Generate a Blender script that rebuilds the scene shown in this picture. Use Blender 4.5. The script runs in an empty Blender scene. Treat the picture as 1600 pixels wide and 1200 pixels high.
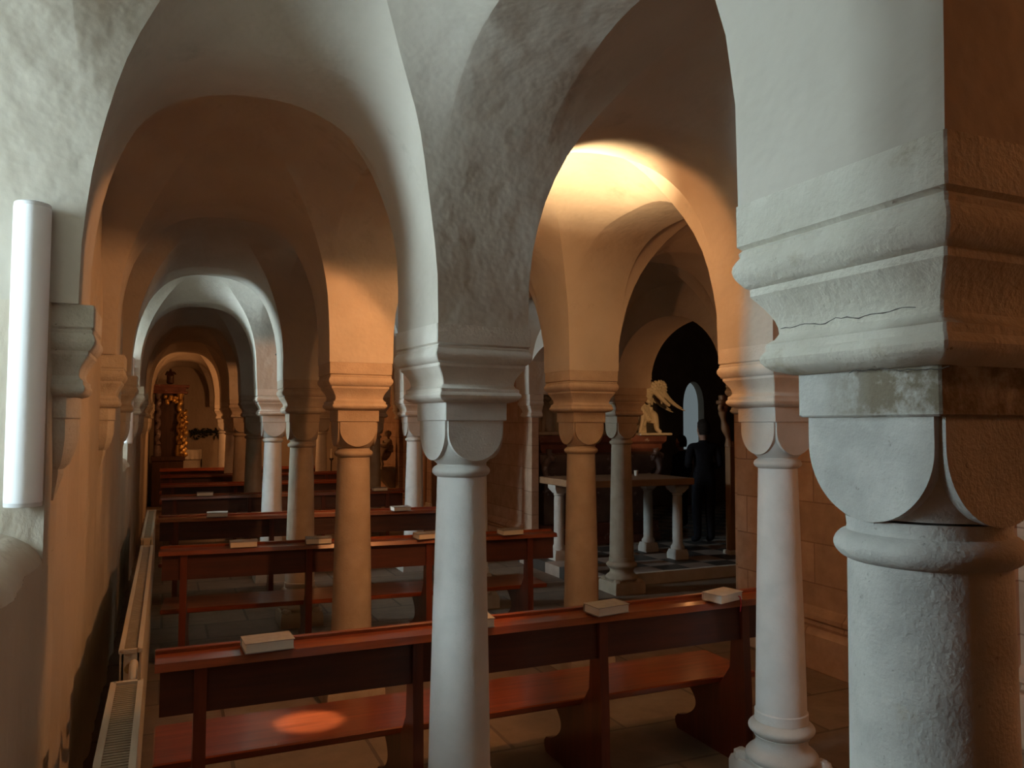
import bpy, bmesh, math, random
from mathutils import Vector, Matrix, noise
random.seed(7)
S = bpy.context.scene
COL = S.collection
PI = math.pi

# ------------------------------------------------------------------ materials
MATS = {}
def new_mat(name):
    m = bpy.data.materials.new(name); m.use_nodes = True
    nt = m.node_tree
    b = nt.nodes['Principled BSDF']
    MATS[name] = m
    return m, nt, b
def N(nt, t, **kw):
    n = nt.nodes.new(t)
    for k, v in kw.items(): setattr(n, k, v)
    return n
def mixed(nt, fac, c1, c2):
    mx = N(nt, 'ShaderNodeMix', data_type='RGBA')
    mx.inputs[6].default_value = (*c1, 1); mx.inputs[7].default_value = (*c2, 1)
    nt.links.new(fac, mx.inputs[0]); return mx
def coords(nt, scale=(1, 1, 1), kind='Object'):
    tc = N(nt, 'ShaderNodeTexCoord'); mp = N(nt, 'ShaderNodeMapping')
    mp.inputs['Scale'].default_value = scale
    nt.links.new(tc.outputs[kind], mp.inputs[0]); return mp.outputs[0]
def ramp(nt, src, lo, hi):
    r = N(nt, 'ShaderNodeMapRange'); r.inputs[1].default_value = lo; r.inputs[2].default_value = hi
    nt.links.new(src, r.inputs[0]); return r.outputs[0]
def noise_tex(nt, vec, scale, detail=4, rough=.55):
    n = N(nt, 'ShaderNodeTexNoise'); n.inputs['Scale'].default_value = scale
    n.inputs['Detail'].default_value = detail; n.inputs['Roughness'].default_value = rough
    nt.links.new(vec, n.inputs['Vector']); return n.outputs[0]
def bump(nt, b, h, strength, dist=.01, prev=None):
    n = N(nt, 'ShaderNodeBump'); n.inputs['Strength'].default_value = strength; n.inputs['Distance'].default_value = dist
    nt.links.new(h, n.inputs['Height'])
    if prev: nt.links.new(prev.outputs[0], n.inputs['Normal'])
    nt.links.new(n.outputs[0], b.inputs['Normal']); return n

def surf(name, c1, c2, scale=6, rough=.9, spec=.2, bscale=30, bstr=.4, bdist=.01, big=None, stain=None, speck=None, stretch=(1, 1, 1), metal=0):
    m, nt, b = new_mat(name)
    v = coords(nt, stretch)
    n1 = noise_tex(nt, v, scale, 6)
    out = mixed(nt, ramp(nt, n1, .35, .65), c1, c2).outputs[2]
    def over(fac, col):
        nonlocal out
        mx = N(nt, 'ShaderNodeMix', data_type='RGBA'); nt.links.new(fac, mx.inputs[0])
        nt.links.new(out, mx.inputs[6]); mx.inputs[7].default_value = (*col, 1); out = mx.outputs[2]
    if stain: over(ramp(nt, noise_tex(nt, v, stain[0], 5, .65), stain[1], stain[1] + .12), stain[2])
    if speck: over(ramp(nt, noise_tex(nt, v, speck[0], 3, .7), speck[1], speck[1] + .08), speck[2])
    nt.links.new(out, b.inputs['Base Color'])
    b.inputs['Roughness'].default_value = rough; b.inputs['Specular IOR Level'].default_value = spec
    b.inputs['Metallic'].default_value = metal
    p = bump(nt, b, noise_tex(nt, v, bscale, 5), bstr, bdist)
    if big: bump(nt, b, noise_tex(nt, v, big[0], 3), big[1], big[2], p)
    return m

PLASTER = surf('lime_plaster', (.47, .43, .37), (.54, .5, .44), 2.2, .93, .1, 22, .11, .012, (6, .3, .04), stain=(3.2, .6, (.42, .385, .33)))
WALLP = surf('wall_plaster', (.45, .4, .33), (.53, .47, .39), 2.0, .93, .1, 34, .35, .012, (4, .5, .05), stretch=(1, 1, .6))
STONE = surf('column_sandstone', (.48, .47, .44), (.56, .55, .52), 7, .85, .2, 120, .35, .004, (14, .25, .012), stain=(5, .66, (.42, .38, .3)), speck=(70, .68, (.36, .34, .31)))
PALE = surf('pale_shaft_stone', (.6, .6, .58), (.68, .67, .65), 7, .8, .2, 120, .35, .004, (14, .25, .012), stain=(6, .68, (.54, .51, .46)), speck=(70, .7, (.48, .47, .45)))
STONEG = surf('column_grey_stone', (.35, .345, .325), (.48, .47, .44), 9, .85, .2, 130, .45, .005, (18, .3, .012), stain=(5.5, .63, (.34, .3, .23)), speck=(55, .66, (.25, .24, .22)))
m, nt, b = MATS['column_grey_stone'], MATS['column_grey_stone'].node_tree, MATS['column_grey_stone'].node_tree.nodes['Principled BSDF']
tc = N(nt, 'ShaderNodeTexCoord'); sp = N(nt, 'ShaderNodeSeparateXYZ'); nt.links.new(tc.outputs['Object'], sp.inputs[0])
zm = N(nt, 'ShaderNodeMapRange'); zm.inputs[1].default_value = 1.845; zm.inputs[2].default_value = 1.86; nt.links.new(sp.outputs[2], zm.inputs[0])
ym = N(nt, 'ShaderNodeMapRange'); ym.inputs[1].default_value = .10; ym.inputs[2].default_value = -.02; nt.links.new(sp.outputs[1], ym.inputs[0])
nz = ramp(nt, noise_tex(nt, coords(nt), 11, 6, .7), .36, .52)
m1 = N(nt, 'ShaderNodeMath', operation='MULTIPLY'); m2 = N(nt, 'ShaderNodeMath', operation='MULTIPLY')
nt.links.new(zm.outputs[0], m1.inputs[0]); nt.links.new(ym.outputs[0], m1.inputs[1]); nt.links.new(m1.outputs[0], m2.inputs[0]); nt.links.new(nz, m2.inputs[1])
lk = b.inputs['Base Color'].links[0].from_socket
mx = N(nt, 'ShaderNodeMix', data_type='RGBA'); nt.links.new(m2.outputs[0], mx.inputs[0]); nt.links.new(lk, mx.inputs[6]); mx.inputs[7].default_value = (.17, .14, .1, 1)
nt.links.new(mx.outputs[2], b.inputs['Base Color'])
STONEB = surf('column_brown_stone', (.33, .265, .2), (.4, .325, .25), 7, .88, .15, 110, .4, .005, (14, .3, .012), stain=(5, .64, (.36, .28, .2)))
CUTSTONE = surf('impost_stone', (.54, .5, .44), (.62, .58, .52), 8, .88, .15, 90, .4, .006, (11, .35, .015), stain=(4.5, .66, (.46, .42, .34)))
CUTSTONEB = surf('brown_impost_stone', (.4, .33, .26), (.48, .4, .32), 8, .88, .15, 90, .4, .006, (11, .35, .015), stain=(4.5, .66, (.36, .3, .22)))
CUTSTONED = surf('weathered_impost_stone', (.5, .47, .4), (.6, .57, .5), 8, .9, .12, 85, .6, .007, (9, .4, .02), stain=(6, .62, (.36, .31, .22)), speck=(40, .68, (.25, .22, .17)))
SOFTW = surf('white_cloth', (.72, .69, .62), (.78, .75, .68), 10, .9, .1, 60, .2, .004)
PAGES = surf('book_pages', (.72, .68, .6), (.8, .76, .68), 90, .85, .1, 200, .3, .002, stretch=(.2, .2, 4))
COVER = surf('book_cover', (.3, .28, .26), (.35, .33, .3), 30, .6, .3, 200, .2, .002)
COVERW = surf('book_cover_pale', (.62, .58, .55), (.68, .64, .6), 30, .55, .3, 200, .2, .002)
RIBBON = surf('red_ribbon', (.5, .02, .05), (.6, .03, .06), 20, .5, .3, 100, .1, .001)
ENAMEL = surf('cream_enamel', (.58, .53, .43), (.63, .58, .47), 4, .4, .4, 60, .05, .002)
GRILLE = surf('radiator_grille_metal', (.3, .26, .18), (.36, .31, .22), 20, .5, .4, 80, .1, .002)
TUBEW = surf('white_lamp_tube', (.85, .86, .9), (.87, .88, .92), 3, .35, .5, 60, .02, .001)
TUBEC = surf('grey_end_cap', (.6, .6, .63), (.64, .64, .67), 3, .4, .5, 60, .02, .001)
DARKM = surf('dark_metal', (.05, .045, .04), (.07, .06, .05), 20, .5, .5, 80, .2, .002)
BRASS = surf('old_brass', (.4, .3, .16), (.46, .34, .18), 20, .4, .5, 80, .2, .002, metal=.8)
GOLD = surf('gilding', (.75, .5, .16), (.85, .6, .22), 20, .38, .5, 60, .5, .01, metal=.9)
REDM = surf('red_marble', (.17, .065, .05), (.26, .11, .085), 5, .35, .5, 40, .1, .003, stain=(7, .62, (.5, .42, .4)))
GREYM = surf('veined_grey_marble', (.15, .11, .11), (.22, .17, .165), 4, .45, .4, 40, .1, .003, stain=(6, .6, (.62, .56, .54)))
ALAB = surf('cream_alabaster', (.6, .51, .38), (.7, .6, .46), 8, .6, .3, 60, .35, .006)
ALABG = surf('grey_alabaster', (.42, .36, .29), (.52, .45, .37), 8, .7, .3, 60, .4, .006)
BLACKC = surf('black_clothes', (.012, .012, .016), (.018, .018, .022), 30, .9, .1, 200, .3, .003)
SKIN = surf('skin', (.42, .25, .18), (.48, .29, .21), 20, .6, .3, 150, .1, .001)
HAIR = surf('dark_hair', (.02, .015, .012), (.035, .025, .02), 60, .7, .2, 200, .4, .003)
LEAF = surf('dark_evergreen', (.02, .03, .022), (.04, .05, .035), 30, .8, .2, 100, .4, .005)
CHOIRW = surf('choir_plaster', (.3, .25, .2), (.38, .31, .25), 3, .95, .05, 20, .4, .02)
LEAD = surf('dark_frame', (.08, .075, .07), (.1, .09, .085), 20, .7, .2, 80, .2, .003)

def wood(name, ca, cb, axis, rough=.28, coat=.45):
    m, nt, b = new_mat(name)
    st = {'x': (.7, 9, 9), 'y': (9, .7, 9), 'z': (9, 9, .7)}[axis]
    v = coords(nt, st)
    n1 = noise_tex(nt, v, 3.0, 8, .6); n2 = noise_tex(nt, coords(nt, (1, 1, 1)), 2.0, 3)
    mx = mixed(nt, ramp(nt, n1, .3, .72), ca, cb)
    mx2 = N(nt, 'ShaderNodeMix', data_type='RGBA', blend_type='MULTIPLY'); mx2.inputs[0].default_value = .5
    nt.links.new(mx.outputs[2], mx2.inputs[6])
    nt.links.new(mixed(nt, ramp(nt, n2, .35, .65), (.65, .6, .6), (1, 1, 1)).outputs[2], mx2.inputs[7])
    nt.links.new(mx2.outputs[2], b.inputs['Base Color'])
    b.inputs['Roughness'].default_value = rough; b.inputs['Coat Weight'].default_value = coat; b.inputs['Coat Roughness'].default_value = .12
    bump(nt, b, n1, .08, .004)
    return m
WOODX = wood('mahogany_long', (.14, .03, .009), (.33, .074, .021), 'x')
WOODZ = wood('mahogany_upright', (.08, .016, .008), (.17, .035, .014), 'z', .4, .2)
WOODP = wood('mahogany_panel', (.05, .012, .007), (.1, .022, .01), 'x', .45, .1)
WOODD = wood('dark_oak', (.05, .022, .012), (.1, .045, .022), 'z', .45, .15)
WOODC = wood('carved_brown_wood', (.24, .12, .055), (.34, .18, .085), 'z', .55, .1)
TABLEW = wood('pale_table_wood', (.34, .2, .11), (.44, .28, .16), 'x', .5, .1)

def blocks(name, c1, c2, mort, bw, bh, msize, rough=.9, swz='yz', bstr=.5, spec=.2, off=.5, mixn=.5):
    m, nt, b = new_mat(name)
    tc = N(nt, 'ShaderNodeTexCoord'); sp = N(nt, 'ShaderNodeSeparateXYZ'); cb = N(nt, 'ShaderNodeCombineXYZ')
    nt.links.new(tc.outputs['Object'], sp.inputs[0])
    nt.links.new(sp.outputs['xyz'.index(swz[0])], cb.inputs[0]); nt.links.new(sp.outputs['xyz'.index(swz[1])], cb.inputs[1])
    br = N(nt, 'ShaderNodeTexBrick'); br.offset = off
    nt.links.new(cb.outputs[0], br.inputs['Vector'])
    br.inputs['Color1'].default_value = (*c1, 1); br.inputs['Color2'].default_value = (*c2, 1); br.inputs['Mortar'].default_value = (*mort, 1)
    br.inputs['Scale'].default_value = 1; br.inputs['Mortar Size'].default_value = msize; br.inputs['Mortar Smooth'].default_value = .3
    br.inputs['Brick Width'].default_value = bw; br.inputs['Row Height'].default_value = bh
    n1 = noise_tex(nt, tc.outputs['Object'], 5, 7, .65)
    mx = N(nt, 'ShaderNodeMix', data_type='RGBA', blend_type='MULTIPLY'); mx.inputs[0].default_value = mixn
    nt.links.new(br.outputs[0], mx.inputs[6])
    nt.links.new(mixed(nt, ramp(nt, n1, .3, .7), (.45, .4, .36), (1.1, 1.08, 1.05)).outputs[2], mx.inputs[7])
    nt.links.new(mx.outputs[2], b.inputs['Base Color'])
    b.inputs['Roughness'].default_value = rough; b.inputs['Specular IOR Level'].default_value = spec
    inv = N(nt, 'ShaderNodeMath', operation='SUBTRACT'); inv.inputs[0].default_value = 1; nt.links.new(br.outputs[1], inv.inputs[1])
    p = bump(nt, b, inv.outputs[0], bstr, .01)
    bump(nt, b, n1, .35, .012, p)
    return m
BLOCK = blocks('dressed_stone_wall', (.55, .39, .29), (.46, .32, .23), (.33, .22, .16), .62, .31, .006, .9, 'yz')
FLAGS = blocks('stone_floor_slabs', (.24, .19, .145), (.17, .13, .1), (.12, .095, .075), .74, .52, .012, .6, 'xy', .4, .4)
m, nt, b = new_mat('checker_tiles')
ck = N(nt, 'ShaderNodeTexChecker'); ck.inputs['Scale'].default_value = 2.6
ck.inputs['Color1'].default_value = (.4, .33, .28, 1); ck.inputs['Color2'].default_value = (.06, .055, .05, 1)
cv = coords(nt, (1, 1, 1)); nt.links.new(cv, ck.inputs[0])
mx = N(nt, 'ShaderNodeMix', data_type='RGBA', blend_type='MULTIPLY'); mx.inputs[0].default_value = .5
nt.links.new(ck.outputs[0], mx.inputs[6]); nt.links.new(mixed(nt, ramp(nt, noise_tex(nt, cv, 6, 6), .3, .7), (.5, .48, .45), (1.1, 1.1, 1.1)).outputs[2], mx.inputs[7])
nt.links.new(mx.outputs[2], b.inputs['Base Color']); b.inputs['Roughness'].default_value = .5
TILES = m

def glow(name, col, strength):
    m, nt, b = new_mat(name)
    b.inputs['Base Color'].default_value = (*col, 1)
    b.inputs['Emission Color'].default_value = (*col, 1); b.inputs['Emission Strength'].default_value = strength
    b.inputs['Roughness'].default_value = .4
    return m
DAY = (.72, .93, 1.0)
PANE1 = glow('daylit_frosted_pane', DAY, 108)
PANE2 = glow('daylit_frosted_pane_far', DAY, 150)
PANE3 = glow('dim_lancet_glass', (.55, .68, .72), .2)

# ------------------------------------------------------------------ mesh helpers
class MB:
    def __init__(s): s.v = []; s.f = []
    def add(s, vs, fs):
        o = len(s.v); s.v += [tuple(p) for p in vs]; s.f += [tuple(i + o for i in f) for f in fs]; return s
    def box(s, x0, x1, y0, y1, z0, z1, ch=0.0):
        if ch > 0:
            # chamfered box from three stacked outlines
            def ring(z, c): return [(x0 + c, y0, z), (x1 - c, y0, z), (x1, y0 + c, z), (x1, y1 - c, z), (x1 - c, y1, z), (x0 + c, y1, z), (x0, y1 - c, z), (x0, y0 + c, z)]
            def inn(z, c): return [(x0 + 2 * c, y0 + c, z), (x1 - 2 * c, y0 + c, z), (x1 - c, y0 + 2 * c, z), (x1 - c, y1 - 2 * c, z), (x1 - 2 * c, y1 - c, z), (x0 + 2 * c, y1 - c, z), (x0 + c, y1 - 2 * c, z), (x0 + c, y0 + 2 * c, z)]
            return s.loft([inn(z0, ch), ring(z0 + ch, ch), ring(z1 - ch, ch), inn(z1, ch)])
        v = [(x, y, z) for z in (z0, z1) for x, y in ((x0, y0), (x1, y0), (x1, y1), (x0, y1))]
        return s.add(v, [(3, 2, 1, 0), (4, 5, 6, 7), (0, 1, 5, 4), (1, 2, 6, 5), (2, 3, 7, 6), (3, 0, 4, 7)])
    def loft(s, rings, cap=True, closed=True):
        n = len(rings[0]); vs = [p for r in rings for p in r]; fs = []
        for k in range(len(rings) - 1):
            for i in range(n if closed else n - 1):
                j = (i + 1) % n
                fs.append((k * n + i, k * n + j, (k + 1) * n + j, (k + 1) * n + i))
        if cap: fs.append(tuple(range(n - 1, -1, -1))); fs.append(tuple((len(rings) - 1) * n + i for i in range(n)))
        return s.add(vs, fs)
    def lathe(s, prof, n=40, c=(0, 0), cap=True, arc=None):
        rings = []
        for r, z in prof:
            rings.append([(c[0] + r * math.cos(2 * PI * i / n), c[1] + r * math.sin(2 * PI * i / n), z) for i in range(n)])
        return s.loft(rings, cap)
    def square(s, prof, c=(0, 0), cap=True):
        # stacked square outlines: prof = (half width, z)
        rings = []
        for h, z in prof:
            k = .0035
            rings.append([(c[0] + x, c[1] + y, z) for x, y in ((-h + k, -h), (0, -h), (h - k, -h), (h, -h + k), (h, 0), (h, h - k), (h - k, h), (0, h), (-h + k, h), (-h, h - k), (-h, 0), (-h, -h + k))])
        return s.loft(rings, cap)
    def prism(s, pts, axis, lo, hi):
        def P(a, b, t): return {'x': (t, a, b), 'y': (a, t, b), 'z': (a, b, t)}[axis]
        return s.loft([[P(a, b, lo) for a, b in pts], [P(a, b, hi) for a, b in pts]])
    def tube(s, path, r, n=10, cap=True):
        path = [Vector(p) for p in path]; rings = []
        rs = r if isinstance(r, (list, tuple)) else [r] * len(path)
        up = None
        for i, p in enumerate(path):
            d = (path[min(i + 1, len(path) - 1)] - path[max(i - 1, 0)]).normalized()
            if up is None: up = d.orthogonal().normalized()
            u = (up - d * up.dot(d)).normalized(); up = u; w = d.cross(u)
            rings.append([p + (u * math.cos(2 * PI * k / n) + w * math.sin(2 * PI * k / n)) * rs[i] for k in range(n)])
        return s.loft(rings, cap)
    def blob(s, c, r, sc=(1, 1, 1), amp=0.0, fr=3.0, seg=20):
        vs = []; rows = seg // 2
        rings = []
        for a in range(1, rows):
            t = PI * a / rows; ring = []
            for k in range(seg):
                q = 2 * PI * k / seg
                d = Vector((math.sin(t) * math.cos(q), math.sin(t) * math.sin(q), -math.cos(t)))
                rr = r * (1 + amp * noise.noise(d * fr + Vector(c) * 3.1))
                ring.append((c[0] + d.x * rr * sc[0], c[1] + d.y * rr * sc[1], c[2] + d.z * rr * sc[2]))
            rings.append(ring)
        return s.loft(rings)
    def build(s, name, mat, parent=None, smooth=None, loc=None):
        me = bpy.data.meshes.new(name); me.from_pydata(s.v, [], s.f); me.update()
        bm = bmesh.new(); bm.from_mesh(me); bmesh.ops.recalc_face_normals(bm, faces=bm.faces); bm.to_mesh(me); bm.free()
        o = bpy.data.objects.new(name, me); me.materials.append(mat)
        if smooth is not None:
            for p in me.polygons: p.use_smooth = True
            me.set_sharp_from_angle(angle=math.radians(smooth))
        COL.objects.link(o)
        if parent: o.parent = parent
        if loc: o.location = loc
        return o

def tag(o, label=None, cat=None, group=None, kind=None):
    if label: o['label'] = label
    if cat: o['category'] = cat
    if group: o['group'] = group
    if kind: o['kind'] = kind
    return o
def thing(name, label, cat, loc=(0, 0, 0), rz=0, group=None):
    o = bpy.data.objects.new(name, None); COL.objects.link(o)
    o.location = loc; o.rotation_euler = (0, 0, rz); o.empty_display_size = .1
    return tag(o, label, cat, group)
def dup(root, loc, rz=0, label=None, swap=None):
    r = root.copy(); COL.objects.link(r); r.location = loc; r.rotation_euler = (0, 0, rz)
    if label: r['label'] = label
    def rec(src, dst):
        for ch in list(src.children):
            c = ch.copy(); COL.objects.link(c); c.parent = dst; rec(ch, c)
    rec(root, r)
    return r
def struct(o): o['kind'] = 'structure'; return o

# ------------------------------------------------------------------ the crypt's grid
R1, R2, R3 = 1.166, 2.916, 4.644
YR = [-1.30, .929, 3.192, 5.308, 7.528, 9.717, 11.92, 14.1, 16.3, 18.5, 20.7]
HB = .21                       # half width of the plaster blocks above the imposts
ZS, RISE, DOME = 2.24, .97, .32   # springing height, rise of the barrels, extra rise of each bay's crown
XI = [(-.28, R1 - HB), (R1 + HB, R2 - HB), (R2 + HB, R3 - HB)]
YI = [(YR[i] + HB, YR[i + 1] - HB) for i in range(len(YR) - 1)]

def axis_samples(iv, n, lo, hi, nb=4):
    out = []
    prev = lo
    for a, b in iv:
        if a > prev + 1e-6: out += [prev + (a - prev) * k / nb for k in range(nb)]
        out += [(a + b) / 2 - (b - a) / 2 * math.cos(PI * k / n) for k in range(n)]
        prev = b
    out += [prev + (hi - prev) * k / nb for k in range(nb + 1)]
    return out
def ceil_mesh():
    NS = 32; PE = 2.7
    xs = axis_samples(XI, NS, -2.5, R3 + .1); ys = axis_samples(YI, NS, YR[0], YR[-1])
    def unit(t, iv):
        for a, b in iv:
            if a - 1e-9 <= t <= b + 1e-9: return (t - (a + b) / 2) / ((b - a) / 2)
        return None
    def rise_u(u, x):                        # steep only where a bay rises behind the arch of the row before it
        return max(0, 1 + u) ** .5 * max(0, 1 - u) ** 1.15 / 1.12 if x > R2 else max(0, 1 - u * u) ** 1.15
    mb = MB(); nx = len(xs); vs = []; us = [unit(x, XI) for x in xs]; ws = [unit(y, YI) for y in ys]
    for y, v in zip(ys, ws):
        for x, u in zip(xs, us):
            if u is None and v is None: z = ZS
            else:
                m_ = min(abs(u) if u is not None else 1, abs(v) if v is not None else 1)
                z = ZS + RISE * max(0, 1 - m_ ** PE) ** (1 / PE)
                if u is not None and v is not None: z += DOME * rise_u(u, x) * max(0, 1 + v) ** .5 * max(0, 1 - v) ** 1.15 / 1.12
            p = Vector((x, y, z))
            q = Vector((noise.noise(p * 2.3), noise.noise(p * 2.3 + Vector((9, 3, 1))), noise.noise(p * 2.3 + Vector((2, 8, 5)))))
            f = min(1, max(0, (z - ZS) / .12))
            p += q * .014 * f
            dA = math.hypot(x - R1, y - YR[2])
            if dA < .7:                       # the springing block follows the turned impost below it
                ta = math.radians(6.5) * (1 - max(0, (dA - .3) / .4) if dA > .3 else 1) * max(0, 1 - max(0, z - ZS) / .9)
                dx, dy = p.x - R1, p.y - YR[2]
                p.x = R1 + dx * math.cos(ta) - dy * math.sin(ta); p.y = YR[2] + dx * math.sin(ta) + dy * math.cos(ta)
            vs.append(p)
    fs = []
    for j in range(len(ys) - 1):
        for i in range(nx - 1):
            a, b, c, d = j * nx + i, j * nx + i + 1, (j + 1) * nx + i + 1, (j + 1) * nx + i
            um = (us[i] or 0) + (us[i + 1] or 0); vm = (ws[j] or 0) + (ws[j + 1] or 0)
            if um * vm >= 0: fs += [(a, b, c), (a, c, d)]
            else: fs += [(a, b, d), (b, c, d)]
    mb.add(vs, fs)
    return mb
struct(ceil_mesh().build('ceiling', PLASTER, smooth=17))

# floor -------------------------------------------------------------
fl = MB().box(-1.4, 13, -1.6, 21.2, -.2, 0)
struct(fl.build('floor', FLAGS))

# left wall -----------------------------------------------------------
XW = -.36
def wall_x(y, z):
    return XW + noise.noise(Vector((0, y * 3.4, z * .5))) * .024 + noise.noise(Vector((7, y * 7.5, z * .35))) * .018 + noise.noise(Vector((3, y * 8, z * 2.5))) * .005
def rough_wall(mb, y0, y1, z0, z1):
    ny = max(2, int((y1 - y0) / .05)); nz = max(2, int((z1 - z0) / .08))
    vs = [(wall_x(y0 + (y1 - y0) * i / ny, z0 + (z1 - z0) * j / nz), y0 + (y1 - y0) * i / ny, z0 + (z1 - z0) * j / nz) for j in range(nz + 1) for i in range(ny + 1)]
    mb.add(vs, [(j * (ny + 1) + i, j * (ny + 1) + i + 1, (j + 1) * (ny + 1) + i + 1, (j + 1) * (ny + 1) + i) for j in range(nz) for i in range(ny)])
wl = MB()
RECESS = {1, 4}; WIN = (1.1, 1.56)
ZB = 1.385
rough_wall(wl, YR[0], YR[-1], 0, ZB)
prev = YR[0]
for k in sorted(RECESS) + [None]:
    rough_wall(wl, prev, YI[k][0] if k is not None else YR[-1], ZB, 3.45)
    if k is None: break
    y0, y1 = YI[k]; prev = y1; n = 36
    ys_ = [y0 + (y1 - y0) * i / n for i in range(n + 1)]
    prof_ = [(0, 0), (-.012, .03), (-.04, .062), (-.085, .088), (-.15, .112), (-2.0, .60)]
    wl.loft([[(wall_x(y, ZB) * (1 if j < 2 else 0) + (XW if j >= 2 else 0) + a, y, ZB + c + (.012 * noise.noise(Vector((y * 4, j, 2))) if 0 < j < 5 else 0)) for y in ys_] for j, (a, c) in enumerate(prof_)], cap=False, closed=False)
    rough_wall(wl, y0, y0 + .31, ZB, 3.6)
    for yy in (y0 + .31, y1):
        wl.add([(wall_x(yy, ZB + 2.0 * q / 12), yy, ZB + 2.0 * q / 12) for q in range(13)] + [(-2.5, yy, ZB + 2.0 * q / 12) for q in range(13)], [(q, q + 1, 14 + q, 13 + q) for q in range(12)])
    wa, wb = y0 + WIN[0], y0 + WIN[1]
    wl.box(-2.5, -2.32, y0 - .1, y1 + .1, 0, 2.0)
    wl.box(-2.5, -2.32, y0 - .1, wa, 2.0, 3.9); wl.box(-2.5, -2.32, wb, y1 + .1, 2.0, 3.9)
    wl.box(-2.5, -2.32, wa, wb, 3.3, 3.9)
wl.box(-2.7, -2.5, -1.6, 21.2, -.1, 4.0)
struct(wl.build('wall_left', WALLP, smooth=60))
for n, k, pm in ((1, 1, PANE1), (2, 4, PANE2)):
    y0, y1 = YI[k][0] + WIN[0], YI[k][0] + WIN[1]
    r = thing('window_%d' % n, None, None, (-2.4, (y0 + y1) / 2, 2.0)); struct(r)
    w = (y1 - y0) / 2
    fr = MB()
    for (a, b, c, d) in ((-w, -w + .05, 0, 1.3), (w - .05, w, 0, 1.3), (-w, w, 0, .05), (-w, w, 1.25, 1.3), (-.02, .02, 0, 1.3)): fr.box(-.03, .05, a, b, c, d)
    struct(fr.build('window_frame', LEAD, r))
    struct(MB().box(-.01, .01, -w + .04, w - .04, .04, 1.26).build('window_pane', pm, r))

# right wall --------------------------------------------------------
XR = 4.6
wr = MB()
wr.box(XR, XR + .3, -1.6, YR[3] + .26, 0, 4.0)
wr.box(XR, XR + .07, YR[5] - .02, 11.2, 0, 4.0); wr.box(XR, XR + .3, 11.2, 21.2, 0, 4.0)
def arch_panel(mb, y0, y1, x0, x1, apex, spring, top, n=28):
    pts = [((y0 + y1) / 2 - (y1 - y0) / 2 * math.cos(PI * i / n), spring + (apex - spring) * max(0, math.sin(PI * i / n)) ** .9) for i in range(n + 1)]
    for x in (x0, x1):
        mb.loft([[(x, y, z) for y, z in pts], [(x, y, top) for y, z in pts]], cap=False, closed=False)
    mb.loft([[(x0, y, z) for y, z in pts], [(x1, y, z) for y, z in pts]], cap=False, closed=False)
ar = MB()
arch_panel(ar, YR[3] + .26, YR[4] - HB, XR - .14, XR + .3, 2.9, ZS, 4.0)
arch_panel(ar, YR[4] + HB, YR[5] - .02, XR - .14, XR + .3, 2.9, ZS, 4.0)
ar.box(XR - .145, XR + .3, YR[4] - HB, YR[4] + HB, ZS, 4.0)
ar.box(XR - .145, XR, YR[3] - HB, YR[3] + .26, ZS, 4.0)
wr2 = wr.build('wall_right', BLOCK); struct(wr2)
struct(ar.build('wall_right_arches', PLASTER, smooth=40))
# pilasters on the right wall (flat strips that carry the imposts) and base moulding
tm = MB()
mould = [(0, 0), (-.13, 0), (-.13, .26), (-.11, .3), (-.06, .31), (-.05, .34), (-.075, .36), (-.075, .39), (-.05, .41), (-.03, .44), (0, .46)]
tm.prism([(XR + .02 + a, z) for a, z in mould], 'y', -1.5, YR[3] + .2)
tm.prism([(XR + .02 + a, z) for a, z in mould], 'y', YR[5] + .02, 20.6)
struct(tm.build('baseboard_right', BLOCK))
# end walls
struct(MB().box(-2.7, XR + .3, YR[-1] - .02, 21.2, 0, 4.0).build('wall_back', WALLP))
struct(MB().box(-2.7, XR + .3, -1.8, YR[0] + .05, 0, 4.0).build('wall_front', WALLP))

# choir beyond the right-hand arches ---------------------------------
ch = MB()
ch.box(XR + .3, 12.8, 14.0, 14.3, 0, 1.3); ch.box(XR + .3, 10.2, 14.0, 14.3, 1.3, 3.2); ch.box(10.75, 12.8, 14.0, 14.3, 1.3, 3.2)
lan = [(10.475 - .275 * math.cos(PI * i / 20), 2.15 + .62 * max(0, math.sin(PI * i / 20)) ** .8) for i in range(21)]
ch.loft([[(x, 14.0, z) for x, z in lan], [(x, 14.0, 3.21) for x, z in lan]], cap=False, closed=False)
ch.loft([[(x, 14.0, z) for x, z in lan], [(x, 14.3, z) for x, z in lan]], cap=False, closed=False)
ch.box(XR + .3, 12.8, 14.0, 14.3, 3.2, 5.2)
ch.box(12.6, 12.8, 5.0, 14.0, 0, 5.2)
ch.box(XR + .3, 12.8, 5.0, 5.2, 0, 5.2)
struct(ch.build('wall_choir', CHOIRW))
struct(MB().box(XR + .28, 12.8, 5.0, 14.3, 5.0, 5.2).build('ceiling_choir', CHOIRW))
r = thing('window_3', None, None, (10.475, 14.22, 1.3)); struct(r)
pp = [(-.275, 0), (.275, 0)] + [(x - 10.475, z - 1.3) for x, z in reversed(lan)]
struct(MB().prism(pp, 'y', -.01, .01).build('window_pane', PANE3, r))
da = MB().box(4.35, 12.6, 7.78, YR[5] - .04, -.05, .13).box(XR + .32, 12.6, YR[5] - .04, 14.0, -.05, .13)
struct(da.build('floor_dais', TILES))
struct(MB().box(4.33, 12.6, 7.73, 7.8, -.05, .131).build('trim_1', CUTSTONE))
# door in the right wall far down the aisle
r = thing('door_1', None, None, (XR - .02, 13.9, 0)); struct(r)
struct(MB().box(-.05, .01, -.42, .42, 0, 1.75).build('door_leaf', WOODD, r))
struct(MB().box(-.07, .02, -.5, -.4, 0, 1.85).box(-.07, .02, .4, .5, 0, 1.85).box(-.07, .02, -.5, .5, 1.75, 1.87).build('door_frame', WOODC, r))

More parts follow.
